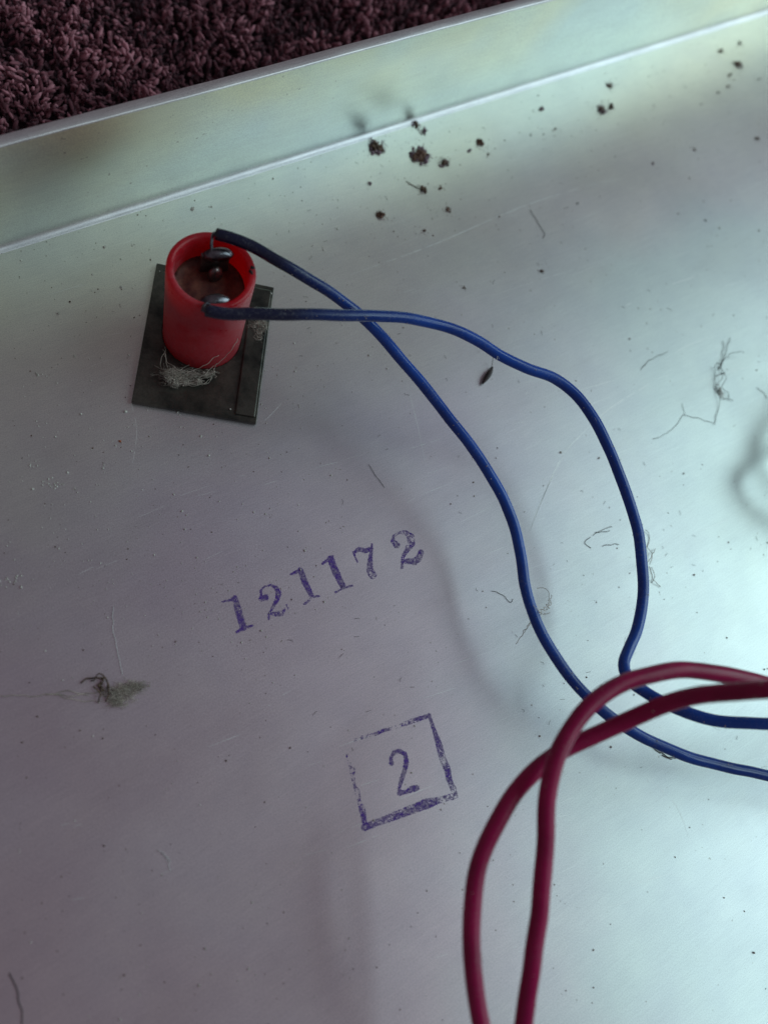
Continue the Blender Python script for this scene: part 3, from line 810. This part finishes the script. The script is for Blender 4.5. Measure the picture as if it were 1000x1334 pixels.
# wisps caught on the wires
web_thing(646, 460, 15.6, 1.5, 16, 'pale wisp of lint caught on the upper blue wire', mat=m_white, h=.8, flat=.4, sa=1.2, rr=.028)
mb = MB()
for q in ([(700, 765, 1), (712, 770, 1.2), (716, 785, 1.5), (702, 797, 10.9)], [(705, 800, 10.6), (692, 808, 8), (683, 822, 4), (673, 838, 1)], [(697, 805, 10.8), (690, 815, 8), (680, 828, 5)], [(718, 775, .5), (712, 790, 6), (700, 796, 10.8)], [(694, 790, 11), (706, 800, 11), (716, 797, 8)]): fibre_px(mb, q, .05, .4)
tag(mb.build('cobweb_tuft', m_web, org=at(700, 800)), 'thin cobweb threads wound round the lower blue wire', 'cobweb', 'cobwebs and lint')
mb = MB()
for q in ([(842, 712), (850, 722, .5), (845, 735, .3)], [(846, 738), (850, 755, .5), (861, 765)], [(840, 690, .3), (846, 700), (842, 712)], [(835, 738, 4.8), (845, 730, 2), (853, 715, .2)], [(848, 740), (853, 750, .3), (850, 758)]): fibre_px(mb, q, .06, .3)
tag(mb.build('cobweb_tuft', m_web, org=at(846, 735)), 'short curled lint threads beside the outer blue wire', 'cobweb', 'cobwebs and lint')
# single hairs
def hair(pts, r, mat, label, wig=.25):
    mb = MB(); 
    for q in pts: fibre_px(mb, q, r, wig)
    tag(mb.build('hair_strand', mat, org=at(*pts[0][0][:2])), label, 'hair', 'single hairs on the panel')
hair([[(148, 790), (147, 820), (153, 845), (158, 880)]], .035, m_white, 'long pale hair rising from the lint ball')
hair([[(12, 1268), (20, 1285), (26, 1310), (30, 1340)]], .06, m_hair, 'dark hair in the lower left corner')
hair([[(205, 1108), (215, 1115), (222, 1135)], [(210, 1112), (218, 1118), (222, 1122)]], .035, m_white, 'tiny pale forked hair on the lower left of the panel')
hair([[(690, 273), (698, 285), (709, 305), (707, 310)]], .04, m_hair, 'faint dark hair on the grey middle band')
hair([[(834, 482), (845, 470), (870, 458)], [(836, 478), (840, 474)]], .032, m_hair, 'dark crooked hair right of the outer blue wire bend')
hair([[(890, 540), (880, 555), (862, 568), (850, 572)], [(891, 541), (888, 525)], [(891, 541), (910, 545), (928, 551)]], .03, m_hair, 'branched dark hair with a knot below the lint tangle')
hair([[(772, 697), (785, 690), (798, 686)], [(770, 700), (762, 708), (770, 714)], [(785, 712), (800, 708), (806, 709)], [(775, 693), (795, 692)]], .04, m_hair, 'small dark hair curl between the two blue wires')
hair([[(985, 505), (993, 510), (1000, 520)]], .04, m_hair, 'short dark curved hair at the right edge')
hair([[(740, 955), (752, 990), (740, 1010)], [(858, 978), (868, 985), (880, 988)], [(862, 984), (875, 990)], [(850, 976), (860, 982)]], .05, m_hair, 'dark fuzz beside the lower blue wire past the red cables') if False else hair([[(856, 976), (868, 985), (880, 988)], [(862, 984), (875, 990)], [(850, 974), (860, 981)]], .06, m_hair, 'dark fuzz beside the lower blue wire past the red cables')
hair([[(640, 770), (655, 775), (665, 785), (668, 780)]], .035, m_hair, 'faint curled hair left of the lower blue wire')
hair([[(480, 605), (490, 620), (500, 635)]], .03, m_hair, 'faint hair below the wire crossing')

# dust specks nobody could count
def specks(name, mat, n, area, smin, smax, label, bias=None):
    mb = MB()
    k = 0
    while k < n:
        x, y = R.uniform(area[0], area[2]), R.uniform(area[1], area[3])
        if y < 330-.31*x: continue
        if bias and R.random() > bias(x, y): continue
        s = R.uniform(smin, smax)*(1 if R.random() < .85 else 1.7)
        lump(mb, at(x, y, s*.4), s, .4, False, (1, R.uniform(.6, 1), .7))
        k += 1
    tag(mb.build(name, mat), label, kind='stuff')
dens = lambda x, y: min(1, .05+math.exp(-((y-(330-.31*x)-40)/110)**2)*.9) if x > 380 else .25
specks('dark_dust', m_crumb, 560, (0, 0, 1010, 1340), .035, .10, 'fine dark dust specks over the panel', dens)
specks('pale_dust', m_pale, 900, (0, 0, 1010, 1340), .05, .125, 'fine pale dust specks over the panel', lambda x, y: 1 if x < 450 and y < 850 else (.4 if y < 500 else .15))
mb = MB()
for k in range(90):
    x, y = R.uniform(380, 1000), R.uniform(60, 1000)
    if y < 335-.31*x: continue
    c = at(x, y, .06); a = R.uniform(0, 6.28); L = R.uniform(.3, .9)
    fibre(mb, [c, c+Vector((math.cos(a)*L*.5+R.uniform(-.2, .2), math.sin(a)*L*.5, .05)), c+Vector((math.cos(a)*L, math.sin(a)*L, 0))], .022, .1, .15, 3)
tag(mb.build('lint_fibres', m_hair), 'scattered tiny dark lint fibres on the panel', kind='stuff')
mb = MB()
for (x, y) in ((78, 630), (15, 757), (5, 757), (22, 750), (60, 628), (70, 634), (95, 640), (45, 605)):
    c = at(x, y, .05)
    for k in range(6): lump(mb, c+Vector((R.uniform(-.7, .7), R.uniform(-.4, .4), 0)), R.uniform(.06, .13), .4, False)
tag(mb.build('pale_powder', m_pale), 'pale powder smears near the left edge', kind='stuff')

for o in sc.objects:
    if '_org' in o: del o['_org']
